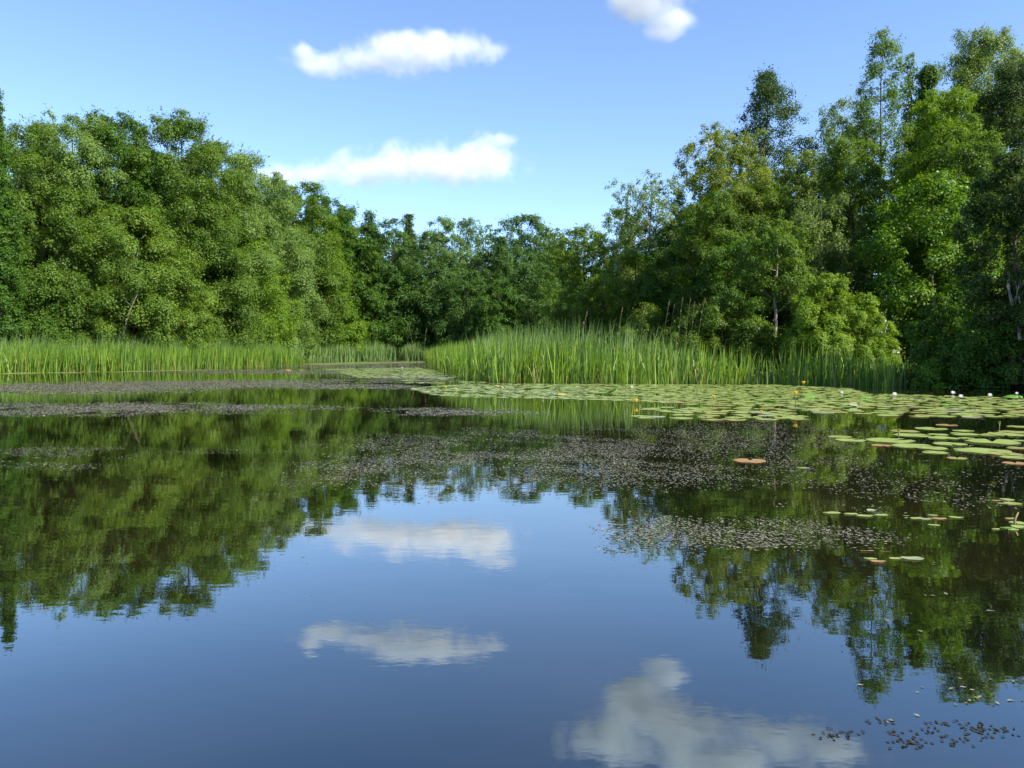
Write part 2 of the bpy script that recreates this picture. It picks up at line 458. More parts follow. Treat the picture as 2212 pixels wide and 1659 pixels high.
DEEP = [
 (90, 68, 330, 300, 'alder', 'deep', 'tree deep in the left wood behind the broad rounded one'),
 (230, 70, 330, 300, 'alder', 'mid', 'tree deep in the left wood behind the two tallest domes'),
 (360, 74, 340, 280, 'alder', 'deep', 'tree deep in the left wood behind the tall ruffled one'),
 (500, 84, 410, 240, 'alder', 'mid', 'tree deep in the left wood behind the stepping down ones'),
 (600, 112, 430, 220, 'alder', 'deep', 'tree deep in the left wood behind the silvery pale one'),
 (700, 128, 470, 200, 'alder', 'far', 'tree deep in the left wood behind the fresh green cone'),
 (800, 135, 510, 190, 'alder', 'far', 'tree deep in the far wood behind the needle tipped one'),
 (900, 148, 540, 190, 'alder', 'far', 'tree deep in the far wood behind the wide airy birch'),
 (1040, 152, 560, 200, 'alder', 'far', 'tree deep in the far wood below the bare looking one'),
 (1170, 150, 540, 180, 'alder', 'far', 'tree deep in the far wood behind the big dome'),
 (1290, 80, 560, 160, 'alder', 'deep', 'tree deep in the right wood behind the small olive one'),
 (1400, 66, 520, 180, 'alder', 'deep', 'tree deep in the right wood behind the feathery one'),
 (1500, 60, 450, 200, 'alder', 'deep', 'tree deep in the right wood behind the yellowing birch'),
 (1630, 60, 380, 220, 'alder', 'mid', 'tree deep in the right wood behind the tall dark oak'),
 (1760, 58, 380, 200, 'alder', 'deep', 'tree deep in the right wood behind the silvery birch'),
 (2050, 58, 220, 260, 'alder', 'deep', 'tree deep in the right wood behind the tallest birch'),
]
for r in DEEP: tree(*r[:7], 'trees deep in the wood', t0=.02, leafk=1.2)
for r in FAR: tree(*r[:7], GF, t0=.03 if r[5] != 'farb' else .2, **(dict(name='birch_tree', cover=1.1) if r[5] == 'farb' else {}))
RIGHT = [
 (1262, 62, 492, 140, 'alder', 'olive', dict(cover=.8), 'olive tree first in the right bank skyline after the sky gap'),
 (1348, 58, 452, 150, 'airy', 'olive', dict(t0=.15, cover=1.5), 'yellowish loose tree left of the feathery topped one'),
 (1405, 54, 376, 202, 'airy', 'birch', dict(t0=.2, cover=1.2), 'feathery tree with a lone top leaning into the sky'),
 (1462, 56, 414, 60, 'slim', 'dark', dict(t0=.35), 'small dark sprig topped tree between feathery and yellowing ones'),
 (1568, 46, 280, 215, 'airy', 'yellow', dict(t0=.25, cover=2.0, bark=BARKB), 'yellowing birch in front of the tall dark oak'),
 (1652, 53, 156, 270, 'oak', 'dark', dict(t0=.42, trunk_r=.24, limbs=60, cover=.8), 'tall dark oak with layered branches alone against the sky'),
 (1545, 43, 420, 200, 'alder', 'mid', dict(), 'mid green tree below the yellowing birch'),
 (1480, 47, 480, 190, 'alder', 'deep', dict(), 'shaded tree behind the tall reeds on the right bank'),
 (1640, 44, 400, 190, 'alder', 'mid', dict(), 'rounded tree at the foot of the tall dark oak'),
 (1370, 50, 540, 190, 'alder', 'olive', dict(cover=.9), 'low yellowish tree behind the middle of right reed bed'),
 (1720, 47, 335, 150, 'airy', 'birch', dict(t0=.2, cover=1.6), 'pale tree in the skyline dip beside the tall dark oak'),
 (1812, 51, 220, 150, 'birch', 'birch', dict(t0=.25, bark=BARKB), 'silvery birch left of the slender tree with a bare trunk'),
 (1893, 46, 72, 145, 'slim', 'mid', dict(t0=.42, trunk_r=.13, limbs=24), 'slender tree with bare dark trunk showing against the sky'),
 (1955, 48, 118, 50, 'slim', 'mid', dict(t0=.5), 'thin sprig of a tree beside the slender bare trunked one'),
 (1992, 47, 136, 175, 'cone', 'deep', dict(t0=.1), 'dark green tree between the bare trunk and the tall birch'),
 (2120, 50, 76, 250, 'birch', 'birch', dict(t0=.25, bark=BARKB, cover=1.5), 'tallest birch with drooping sprays, high on the right'),
 (2215, 42, 140, 300, 'round', 'dark', dict(), 'big dark tree cut by the right edge, below the tallest birch'),
 (1835, 42, 300, 190, 'alder', 'mid', dict(), 'bushy tree in front of the silvery birch'),
 (2030, 39, 195, 200, 'alder', 'bright', dict(), 'fresh green tree below the bare trunked slender one'),
 (2090, 37, 300, 250, 'alder', 'mid', dict(), 'leafy tree under the tallest birch'),
 (1770, 40, 430, 190, 'birch', 'birch', dict(t0=.1, cover=1.5, bark=BARKB), 'pale weeping birch behind the bright willow bush'),
 (1675, 36, 475, 150, 'round', 'mid', dict(t0=.42, bark=BARKP, trunk_r=.10), 'small tree with a pale crooked trunk bare near the ground'),
 (2010, 35, 385, 290, 'round', 'maple', dict(t0=.06, leafk=1.25), 'glossy leaved tree with sunlit top over the dark right shore'),
 (2190, 25, 330, 220, 'round', 'dark', dict(t0=.2), 'dark tree with low bent branch at the right edge'),
 (1590, 40, 520, 170, 'alder', 'deep', dict(), 'shadowy tree between crooked trunk and tall reed plumes'),
 (1300, 52, 590, 130, 'round', 'olive', dict(t0=.2), 'small olive tree on a thin dark stem beyond the reeds'),
]
for r in RIGHT: tree(*r[:6], r[7], GR, **r[6])
SH = 'bushes on the shores'
SHRUBS = [
 (1790, 33, 600, 180, 'willow', 'willow', 'bright willow bush with pointed sprays above the shaded reeds'),
 (1870, 32.5, 640, 130, 'willow', 'willow', 'smaller willow bush beside the bright one, nearer the dark shore'),
 (1560, 36, 640, 190, 'shrub', 'mid', 'rounded bush left of the pale crooked trunk'),
 (1630, 35, 690, 120, 'shrub', 'olive', 'low bush at the foot of the pale crooked trunk'),
 (1500, 37, 665, 120, 'willow', 'olive', 'yellowish bush behind the tall reed plumes'),
 (1715, 34.5, 710, 110, 'shrub', 'willow', 'low pale bush below the crooked trunk, just over the reeds'),
 (2120, 25.5, 690, 210, 'shrub', 'deep', 'dark bush hanging over the water at the right shore'),
 (2030, 27.5, 640, 150, 'shrub', 'deep', 'shaded bush at the end of the right reed bed'),
 (2200, 25, 620, 180, 'shrub', 'deep', 'dark bush at the right edge above the white lilies'),
 (2020, 25.8, 775, 80, 'shrub', 'maple', 'small leafy sprig bush touching the water by the shaded reeds'),
 (1270, 56, 640, 110, 'shrub', 'olive', 'yellow-green bush behind the right reeds below the sky gap'),
 (1400, 42, 660, 130, 'shrub', 'olive', 'pale bush behind the reed bed under the low yellowish tree'),
 (620, 97, 690, 120, 'shrub', 'mid', 'bush rising behind the end of the left reeds'),
 (820, 120, 700, 90, 'shrub', 'deep', 'dark bush at the water beyond the far lily strip'),
 (900, 120, 690, 80, 'shrub', 'far', 'dark bush at the mouth of the inlet'),
 (985, 114, 690, 100, 'shrub', 'far', 'dark bush behind the tip of the right reed bed'),
 (200, 55, 690, 150, 'shrub', 'olive', 'olive bush rising behind the left reeds below the pale stems'),
 (400, 61, 690, 150, 'shrub', 'mid', 'bush behind the middle of the left reeds by the leaning grey stem'),
 (20, 52, 680, 160, 'shrub', 'bright', 'bright bush at the left edge just over the reeds'),
]
for r in SHRUBS: tree(*r[:7], SH, cat='bush', t0=.0, limbs=22)
# trees outside the frame that shade the right shore
for i, (x, y, h, rr) in enumerate([(19.0, 21.0, 8.5, 2.6)]):
    make_tree('broadleaf_tree', x, y, h, rr, 'round', 'dark', ['tree beyond the right edge nearest the viewer', 'tree beyond the right edge by the dark bush', 'tall tree beyond the right edge behind the others'][i], 'tree', GR, leafk=1.4)

# bare stems that show in front of the leaves
BARKG = plain_mat('bark_grey', (.07, .06, .045), .9, .1, (.16, .14, .11), 6)
def bare_stem(pts, radii, mat, label, name='bare_trunk'):
    P = [at(*q) for q in pts]; b = P[0].copy(); b.z = 0
    root = empty(name, b, label, 'tree stem')
    link('trunk', MB().tube([p - b for p in P], radii, 8).mesh('trunk'), mat, root)
    mb = MB(); r_ = random.Random(int(pts[0][0]))
    for k in range(4):
        i = r_.choice(range(1, len(P) - 1)); p = P[i].lerp(P[i + 1], r_.random()) - b
        d = Vector((r_.uniform(-1, 1), r_.uniform(-.3, .3), r_.uniform(.4, 1.2))).normalized()
        mb.tube([p, p + d * .5 + Vector((0, 0, .05)), p + d * 1.0 + Vector((.1, 0, .25))], [radii[i] * .4, radii[i] * .25, radii[i] * .08], 5)
    link('branches', mb.mesh('branches'), mat, root)
bare_stem([(258, 745, 54.5), (268, 715, 54.3), (276, 685, 54.2), (287, 655, 54.2), (300, 630, 54.6)], [.055, .05, .045, .03, .01], BARKG, 'thin grey leaning bare trunk in front of the olive leaves behind left reeds')
bare_stem([(2204, 735, 24.2), (2196, 690, 24.4), (2186, 655, 24.5), (2178, 620, 24.5), (2176, 588, 24.6)], [.05, .05, .045, .035, .012], BARKB, 'thin white birch stem at the right edge before the dark leaves')
bare_stem([(2222, 760, 24.2), (2206, 660, 24.3), (2200, 640, 24.4), (2194, 612, 24.5)], [.04, .035, .03, .01], BARKB, 'shorter white birch stem leaning beside the thin one at right edge')

# ------------------------------------------------------------------ reeds
REED = leaf_mat('reed_blade', None, None, trans=.35, rough=.45, spec=.4,
    stops=[(0.0, (.24, .17, .07)), (.07, (.20, .18, .06)), (.10, (.026, .090, .008)), (.55, (.105, .195, .018)), (1.0, (.21, .29, .04))])
PHRAG = leaf_mat('reed_grass_blade', None, None, trans=.35, rough=.5, spec=.35,
    stops=[(0.0, (.06, .12, .03)), (.6, (.115, .20, .050)), (1.0, (.20, .27, .09))])
def blades(name, Px, Py, hgt, width, rng, lean=(.0, .0), spread=.13, curl=.12, tint=None, z=-.1):
    n = len(Px)
    az = rng.random(n) * 2 * PI
    sp = np.abs(rng.normal(0, spread, n))
    dx = np.cos(az) * sp + lean[0]; dy = np.sin(az) * sp + lean[1]
    face = rng.random(n) * PI
    fx, fy = np.cos(face), np.sin(face)
    bend = rng.random(n) ** 3 * curl * 4
    ts = np.array([0, .35, .7, 1.0]); ws = np.array([.9, 1.0, .65, .06])
    rows = []
    for t, w in zip(ts, ws):
        b = t + bend * t ** 3
        cx = Px + dx * b * hgt; cy = Py + dy * b * hgt
        cz = z + hgt * (t - .5 * bend * t ** 4)
        hw = width * w * .5
        rows.append(np.stack([np.column_stack([cx - fx * hw, cy - fy * hw, cz]), np.column_stack([cx + fx * hw, cy + fy * hw, cz])], 1))
    V = np.stack(rows, 1).reshape(-1, 3)         # n, 4, 2
    b = np.arange(n)[:, None] * 8
    q = np.concatenate([b + np.array([0, 1, 3, 2]), b + np.array([2, 3, 5, 4]), b + np.array([4, 5, 7, 6])], 1)
    if tint is None: tint = np.clip(rng.normal(.55, .25, n), 0, 1)
    return mesh_np(name, V, q, 4, np.repeat(tint, 8))
def along(poly, n, rng, depth):
    P = np.array(poly, float); seg = np.hypot(*(P[1:] - P[:-1]).T); cum = np.concatenate(([0], np.cumsum(seg)))
    s = rng.random(n) * cum[-1]; i = np.clip(np.searchsorted(cum, s) - 1, 0, len(seg) - 1)
    f = ((s - cum[i]) / seg[i])[:, None]
    B = P[i] * (1 - f) + P[i + 1] * f
    d = (P[i + 1] - P[i]) / seg[i][:, None]; nrm = np.column_stack([-d[:, 1], d[:, 0]])
    return B, nrm, s, rng.random(n) ** 1.3 * depth
def W(px, py): p = at_water(px, py); return (p.x, p.y)
def wavy(s, ph): return .5 * np.sin(s * 1.3 + ph) + .3 * np.sin(s * 3.1 + 2 * ph) + .25 * np.sin(s * 7.3 + ph)
rng = np.random.default_rng(7)
def reed_bed(name, label, line, n, depth, h0, h1, width, mat, lean=(0, 0), hfun=None, tuft=.18, **kw):
    B, nrm, s, d = along(line, n, rng, depth)
    key = np.floor(s / .35) * 7.13 + np.floor(d / .35) * 3.7
    jit = np.column_stack([np.sin(key * 12.9898) * 43758.5 % 1, np.sin(key * 78.233) * 12543.1 % 1]) - .5
    edge = .35 * wavy(s, 1.0)
    P = B + nrm * (d + edge + .15)[:, None] + jit * tuft + rng.normal(0, .05, (n, 2))
    hh = (h0 + (h1 - h0) * np.clip(d / depth, 0, 1)) * (1 + .10 * wavy(s, 2.2)) * np.where(rng.random(n) < .3, rng.uniform(.4, .8, n), rng.uniform(.78, 1.14, n))
    if hfun is not None: hh = hh * hfun(P)
    end = np.minimum(s, s.max() - s) / 3.0 + rng.random(n) * .5
    hh = hh * np.clip(.45 + .55 * end, .45, 1)
    tint = np.clip(rng.normal(.52, .27, n) + .15 * wavy(s, 4.0), .10, 1)
    dead = rng.random(n) < .09
    tint[dead] = rng.random(dead.sum()) * .09; hh[dead] *= .6
    me = blades(name, P[:, 0], P[:, 1], hh, width * rng.uniform(.6, 1.3, n), rng, lean, tint=tint, **kw)
    o = link(name, me, mat)
    return tag(o, label, 'reeds', kind='stuff')
LINE_L = [W(-60, 807), W(0, 805), W(110, 803), W(330, 799), W(470, 796), W(625, 790.5), W(660, 788.5)]
reed_bed('reed_bed', 'bright green reeds standing in the water along the left bank', LINE_L, 13000, 3.4, 1.5, 2.0, .036, REED, lean=(.06, -.02))
reed_bed('reed_grass', 'feathery grey-green reeds behind the bright ones on the left bank', [(x - 1.8, y + 2.2) for x, y in LINE_L], 9000, 2.2, 2.0, 2.4, .032, PHRAG, lean=(.16, 0), curl=.3)
LINE_F = [W(632, 782.5), W(700, 780), W(770, 779), W(860, 778.3), W(930, 778.5)]
reed_bed('reed_bed', 'pale far reeds beyond the lily strip at the inlet', LINE_F, 9000, 4.0, 2.2, 3.0, .07, PHRAG)
LINE_R = [W(918, 784), W(945, 800), W(985, 815), W(1050, 824), W(1200, 827), W(1450, 828), W(1650, 829), W(1800, 833), W(1935, 836)]
def h_right(P):
    f = np.interp(P[:, 0], [-5, -1, 5, 8, 13], [1.0, 1.0, .95, .80, .80])
    return f
reed_bed('reed_bed', 'tall cattail bed on the right, sunlit except at its shaded end', LINE_R, 9000, 3.4, 1.65, 2.15, .040, REED, lean=(.03, -.01), hfun=h_right, spread=.15, curl=.2, tuft=.30)
reed_bed('reed_grass', 'taller feathery reeds rising behind the cattails', [(-3.2, 48), (-1.0, 37), (1.2, 32.6), (7.6, 32.2)], 6000, 2.6, 2.1, 2.55, .030, PHRAG, lean=(.06, 0), curl=.45, spread=.16)
reed_bed('undergrowth', 'low dark green growth at the foot of the right wood', [(7, 33.5), (10, 33), (13, 29), (14.5, 26)], 3500, 3.5, .9, 1.1, .04, REED, spread=.35, curl=.4)
# single stalks with plumes that stand clear of the bed
PLUME = plain_mat('reed_plume', (.16, .11, .08), .9, .1, (.24, .19, .13), 30, trans=.3)
STALK = plain_mat('reed_stalk', (.10, .13, .04), .6, .3, (.16, .15, .06), 6, trans=.2)
def reed_stalk(px, Yd, top, label, lean=.08, plume=True):
    a = at(px, 765, Yd); h = at(px, top, Yd).z
    r_ = random.Random(int(px * 7 + top))
    root = empty('reed_stalk', (a.x, a.y, -.05), label, 'reed', 'reed stalks with plumes above the bed')
    ln = lean + r_.uniform(-.04, .04)
    pts = [Vector((ln * h * t * t, 0, h * t)) for t in (0, .3, .6, .85, 1.0)]
    link('stem', MB().tube(pts, [.008, .008, .007, .005, .003], 5).mesh('stem'), STALK, root)
    for k in range(6):
        lf = MB()
        t = .35 + .1 * k; p = Vector((ln * h * t * t, 0, h * t)); az = r_.uniform(0, 2 * PI); l = r_.uniform(.3, .5)
        dr = Vector((math.cos(az), math.sin(az), 0)); sd = Vector((-dr.y, dr.x, 0))
        rows = []
        for q, wd in ((0, .008), (.4, .016), (.75, .011), (1, .001)):
            c = p + dr * l * q * .75 + Vector((0, 0, l * (.75 * q - .55 * q * q)))
            rows.append([c - sd * wd, c + sd * wd])
        lf.grid(rows)
        link('leaf', lf.mesh('leaf'), STALK, root)
    if plume:
        pm = MB()
        for k in range(26):
            t = r_.random(); p = pts[-1] + Vector((.03 * t, 0, .02 + .20 * (t - .6))); az = r_.uniform(0, 2 * PI)
            q = p + Vector((math.cos(az) * .03 * (1.2 - t), math.sin(az) * .03 * (1.2 - t), .045))
            pm.tube([p, q], [.007, .002], 4, cap=False)
        link('plume', pm.mesh('plume'), PLUME, root)
for i, (px, Yd, top, lab) in enumerate([
    (1428, 32.5, 652, 'reed plume stalk first in the row above the right cattails'),
    (1443, 32.8, 660, 'reed plume stalk close beside the first in the row'),
    (1462, 32.6, 645, 'tall reed plume stalk in the middle of the row'),
    (1478, 32.9, 648, 'reed plume stalk just past the tall middle one'),
    (1490, 32.4, 655, 'shorter reed plume stalk near the end of the row'),
    (1502, 33.0, 648, 'last reed plume stalk of the row, by the yellowish bush'),
    (1330, 32.6, 668, 'lone reed stalk above the middle of the right bed'),
    (1250, 33.0, 676, 'lone reed stalk below the dark far trees'),
    (1380, 32.6, 664, 'reed stalk between the lone one and the plume row')]):
    reed_stalk(px, Yd, top, lab)
reed_stalk(895, 52, 706, 'bent reed stalk standing apart at the tip of the right bed', lean=-.12)
reed_stalk(915, 51, 712, 'upright reed stalk beside the bent one at the bed tip', lean=.1)

# ------------------------------------------------------------------ lily pads
def pad_mat(name, c1, c2, rim, coat=.25):
    m, n, N, L = new_mat(name)
    tc = N('TexCoord'); oi = N('ObjectInfo')
    nz = N('TexNoise'); nz.inputs['Scale'].default_value = 5; nz.inputs['Detail'].default_value = 4
    ad = N('VectorMath'); ad.operation = 'ADD'; L(tc.outputs['Object'], ad.inputs[0]); L(oi.outputs['Random'], ad.inputs[1]); L(ad.outputs[0], nz.inputs['Vector'])
    cr = N('ValToRGB'); cr.color_ramp.elements[0].color = (*c1, 1); cr.color_ramp.elements[1].color = (*c2, 1)
    cr.color_ramp.elements[0].position = .35; cr.color_ramp.elements[1].position = .68; L(nz.outputs[0], cr.inputs[0])
    at_ = N('Attribute'); at_.attribute_name = 'tint'
    ma = N('MapRange'); L(at_.outputs['Fac'], ma.inputs[0]); ma.inputs[1].default_value = .85; ma.inputs[2].default_value = 1.0; ma.inputs[4].default_value = .75
    mx = N('Mix'); mx.data_type = 'RGBA'; L(ma.outputs[0], mx.inputs[0]); L(cr.outputs[0], mx.inputs[6]); mx.inputs[7].default_value = (*rim, 1)
    p = N('BsdfPrincipled'); L(mx.outputs[2], p.inputs['Base Color']); p.inputs['Roughness'].default_value = .42
    p.inputs['Specular IOR Level'].default_value = .5; p.inputs['Coat Weight'].default_value = coat; p.inputs['Coat Roughness'].default_value = .25
    t = N('BsdfTranslucent'); L(mx.outputs[2], t.inputs[0]); ms = N('MixShader'); ms.inputs[0].default_value = .15
    L(p.outputs[0], ms.inputs[1]); L(t.outputs[0], ms.inputs[2])
    o = N('OutputMaterial'); L(ms.outputs[0], o.inputs[0])
    return m
PM = {
 'green': pad_mat('lily_pad_green', (.195, .270, .055), (.290, .350, .095), (.15, .18, .05)),
 'yellowed': pad_mat('lily_pad_yellowed', (.20, .225, .055), (.27, .265, .070), (.30, .19, .06)),
 'rusty': pad_mat('lily_pad_rusty', (.25, .17, .06), (.33, .19, .075), (.34, .16, .06)),
 'bright': pad_mat('lily_pad_bright', (.08, .20, .015), (.13, .26, .03), (.12, .22, .03)),
 'pale': pad_mat('lily_pad_pale', (.20, .25, .12), (.30, .33, .18), (.3, .3, .16)),
}
def pad_arrays(r_, a=1.0, b=1.0, lift=.0, curl=0.0, dome=0.0):
    """round leaf with a notch at the stalk; 3 rings, wavy rim. unit radius"""
    n = 30; gap = .20
    V = [(-.12, 0, .0)]; T = [0.0]
    ph = [r_.uniform(0, 6.28) for _ in range(4)]
    for ring in (.45, .8, .93, 1.0):
        for k in range(n):
            t = gap + (2 * PI - 2 * gap) * k / (n - 1) + PI
            rr = ring * (1 + .035 * math.sin(3 * t + ph[0]) + .02 * math.sin(7 * t + ph[1]))
            x, y = math.cos(t) * rr * a, math.sin(t) * rr * b
            z = .012 + ring ** 3 * (lift * (.5 + .5 * math.sin(2 * t + ph[2])) + .012 * math.sin(5 * t + ph[3]))
            z += curl * max(0, x * math.cos(ph[2]) + y * math.sin(ph[2])) ** 2 + dome * (1 - ring ** 2)
            V.append((x, y, z)); T.append(ring)
    F = []
    for k in range(n - 1): F.append((0, 1 + k, 2 + k))
    Q = []
    for i in range(3):
        for k in range(n - 1):
            p = 1 + i * n + k
            Q.append((p, p + n, p + n + 1, p + 1))
    return np.array(V), F, Q, np.array(T)
def pad_mesh(seed, **kw):
    V, F, Q, T = pad_arrays(random.Random(seed), **kw)
    loops = [i for f in F for i in f] + [i for q in Q for i in q]
    return mesh_np('lily_pad', V, loops, np.array([3] * len(F) + [4] * len(Q), np.int32), T, smooth=True)
PADM = {m: [pad_mesh(i, lift=.03 if i % 3 == 0 else .0) for i in range(5)] for m in PM}
OVAL = {m: [pad_mesh(40 + i, b=.55, lift=.03) for i in range(3)] for m in PM}
CURL = {m: [pad_mesh(60 + i, curl=.55 + .15 * i, lift=.08) for i in range(3)] for m in PM}
DOME = {m: [pad_mesh(80 + i, dome=.30, lift=.1) for i in range(2)] for m in PM}
prnd = random.Random(3)
def put_pad(x, y, r, mat, label, group=None, kind='pad', rot=None, z=.004, tilt=0.0):
    me = prnd.choice({'pad': PADM, 'oval': OVAL, 'curl': CURL, 'dome': DOME}[kind][mat])
    o = link('lily_pad', me, PM[mat])
    o.location = (x, y, z); o.scale = (r, r, r)
    o.rotation_euler = (tilt, 0, prnd.uniform(0, 2 * PI) if rot is None else rot)
    return tag(o, label, 'lily pad', group)
def zA(zx, zy): return 1426.5 + zx * .3551, 785.5 + zy * .3551       # photo detail windows -> photo pixels
def zB(zx, zy): return 785.5 + zx * .3551, 746.2 + zy * .3551
placed = []
def pad_px(q, wz, mat, label, group=None, kind='pad', **kw):
    p = at_water(*q); r = wz * .1644 / 2 * p.y / FPX
    placed.append((p.x, p.y, r * .8))
    return put_pad(p.x, p.y, r, mat, label, group, kind, **kw)
GA = 'lily pads of the loose group on the right'
OA = 'lily pads of the loose group in front of the raft'
LA = 'green lily pad of the loose group on dark water ahead of the raft'
LY = 'yellow-edged lily pad of the loose group on dark water ahead of the raft'
for zx, zy, w, m in [(1645, 397, 180, 'green'), (1845, 410, 120, 'green'), (1530, 437, 210, 'green'), (1690, 433, 120, 'green'), (1855, 432, 170, 'green'), (1720, 455, 170, 'green'),
    (1860, 455, 90, 'green'), (1395, 470, 280, 'green'), (1540, 503, 250, 'green'), (1760, 490, 190, 'green'), (1670, 542, 150, 'green'), (1965, 533, 310, 'green'),
    (2020, 478, 300, 'green'), (2100, 435, 200, 'green'), (2180, 385, 130, 'green'), (2010, 437, 140, 'green'), (2155, 437, 90, 'green'), (1650, 517, 180, 'green'), (2190, 470, 80, 'green'), (2150, 572, 150, 'green')]:
    pad_px(zA(zx, zy), w, m, LA, OA)
for zx, zy, w in [(1485, 412, 165), (2150, 418, 170), (2090, 552, 200), (2060, 425, 120)]:
    pad_px(zA(zx, zy), w, 'yellowed', LY, OA)
for zx, zy, w, m, lab, kd in [
    (1095, 447, 145, 'yellowed', 'yellowed lily pad at the tip of the loose group, nearest the orange pad', 'pad'),
    (1155, 468, 180, 'green', 'green lily pad just below the yellowed tip of the loose group', 'pad'),
    (1740, 375, 120, 'rusty', 'rusty lily pad between the raft and the loose group', 'pad'),
    (1345, 499, 120, 'rusty', 'rusty lily pad at the lower side of the loose group', 'pad'),
    (2160, 608, 140, 'rusty', 'rusty lily pad lowest of the loose group at the right edge', 'pad'),
    (2172, 516, 120, 'yellowed', 'yellow lily pad with brown rim at the right edge of the loose group', 'pad'),
    (1805, 577, 115, 'yellowed', 'single yellowish pad floating just under the loose group', 'pad'),
    (545, 593, 195, 'rusty', 'orange-brown lily pad alone on the dark water among pondweed', 'pad'),
    (870, 637, 80, 'pale', 'thin pale floating leaf past the orange-brown pad', 'oval'),
    (1040, 911, 110, 'green', 'pointed green floating leaf first in the row of five', 'oval'),
    (1155, 917, 90, 'green', 'green floating leaf second in the row of five', 'oval'),
    (1245, 928, 110, 'green', 'green floating leaf third in the row of five, lying lowest', 'oval'),
    (1297, 898, 80, 'pale', 'pale upturned leaf topmost in the row of five', 'curl'),
    (1345, 924, 95, 'green', 'green floating leaf at the end of the row of five', 'oval'),
    (1495, 928, 40, 'bright', 'tiny bright floating leaf between the two leaf rows', 'oval'),
    (1560, 943, 95, 'green', 'green floating leaf beside the brown one in the second row', 'oval'),
    (1615, 948, 80, 'pale', 'pale folded leaf touching the brown one in the second row', 'oval'),
    (1655, 925, 65, 'green', 'small green leaf above the brown one in the second row', 'oval'),
    (1690, 946, 100, 'rusty', 'brown floating leaf in the second row', 'oval'),
    (1800, 938, 90, 'green', 'pale green leaf at the end of the second row', 'oval'),
    (1665, 985, 75, 'green', 'single green leaf below the second row', 'oval'),
    (2045, 835, 60, 'rusty', 'brown leaf in the small patch above the upright stick', 'oval'),
    (2110, 830, 80, 'green', 'rounded leaf topmost in the patch above the upright stick', 'pad'),
    (2080, 853, 65, 'green', 'leaf below the rounded one in the patch above the stick', 'oval'),
    (2150, 855, 100, 'yellowed', 'yellowish leaf in the patch above the upright stick', 'pad'),
    (2130, 945, 75, 'yellowed', 'yellowish leaf behind the upright stick', 'oval'),
    (2175, 972, 95, 'green', 'green leaf beside the upright stick', 'pad'),
    (2040, 1010, 60, 'green', 'small leaf farthest from the stick in the lower patch', 'oval'),
    (2108, 1003, 85, 'bright', 'bright yellow-green leaf in the patch below the stick', 'oval'),
    (2148, 1013, 75, 'green', 'leaf under the bright one in the patch below the stick', 'oval'),
    (2185, 995, 95, 'green', 'broad leaf at the right edge below the upright stick', 'pad'),
    (1278, 1190, 80, 'green', 'small green leaf beside the pinkish one, nearest the viewer', 'oval'),
    (1325, 1206, 95, 'rusty', 'pinkish brown leaf in the nearest leaf group', 'oval'),
    (1430, 1188, 85, 'green', 'green leaf joined to the long shiny one in the nearest group', 'oval'),
    (1532, 1188, 140, 'pale', 'long shiny pale leaf in the nearest leaf group', 'oval'),
    (1255, 1143, 100, 'rusty', 'long orange sliver of leaf above the nearest leaf group', 'oval'),
    (1365, 1146, 60, 'rusty', 'short orange sliver of leaf above the nearest leaf group', 'oval')]:
    o = pad_px(zA(zx, zy), w, m, lab, kind=kd, rot=prnd.uniform(-.35, .35) + (PI if prnd.random() < .5 else 0) if kd == 'oval' else None)
    if 'sliver' in lab: o.scale.y *= .22
GC = 'upturned lily leaves in the raft'
for q, w, m, kd, lab in [
    (zB(1140, 292), 75, 'green', 'curl', 'green leaf curling up beside the olive one in the raft front'),
    (zB(1190, 305), 95, 'yellowed', 'dome', 'olive humped leaf at the front of the raft below the cattails'),
    (zB(1330, 300), 55, 'pale', 'curl', 'pale curled leaf standing up just past the olive humped one'),
    (zB(1488, 294), 100, 'bright', 'curl', 'bright green upturned leaf at the raft front'),
    (zB(820, 258), 75, 'yellowed', 'dome', 'yellow-green humped leaf in the narrow tail of the raft'),
    (zB(895, 289), 70, 'yellowed', 'curl', 'yellow curled leaf low in the narrow tail of the raft'),
    (zB(575, 272), 35, 'yellowed', 'curl', 'small yellow curled leaf beside an orange bud in the raft tail'),
    (zB(1865, 312), 80, 'green', 'dome', 'humped green leaf in the raft past the bright upturned one'),
    (zA(655, 239), 105, 'bright', 'dome', 'bright green domed leaf raised in the middle of the raft'),
    (zA(905, 203), 95, 'bright', 'dome', 'dark green raised leaf beside the tall stemmed yellow flower'),
    (zA(1245, 213), 80, 'bright', 'dome', 'raised green leaf between two white lilies'),
    (zA(1725, 257), 65, 'bright', 'dome', 'small raised green leaf below the white lilies'),
    (zA(2140, 212), 110, 'bright', 'dome', 'large raised green leaf near the right edge by a white lily'),
    (zA(1175, 262), 50, 'pale', 'curl', 'whitish upturned leaf in the right half of the raft'),
    ((622, 801), 45, 'rusty', 'dome', 'brown humped leaf off the end of the left reeds'),
    ((650, 801), 40, 'yellowed', 'dome', 'smaller humped leaf beside the brown one off the left reeds')]:
    pad_px(q, w, m, lab, GC, kind=kd, tilt=prnd.uniform(-.1, .25), z=.02)

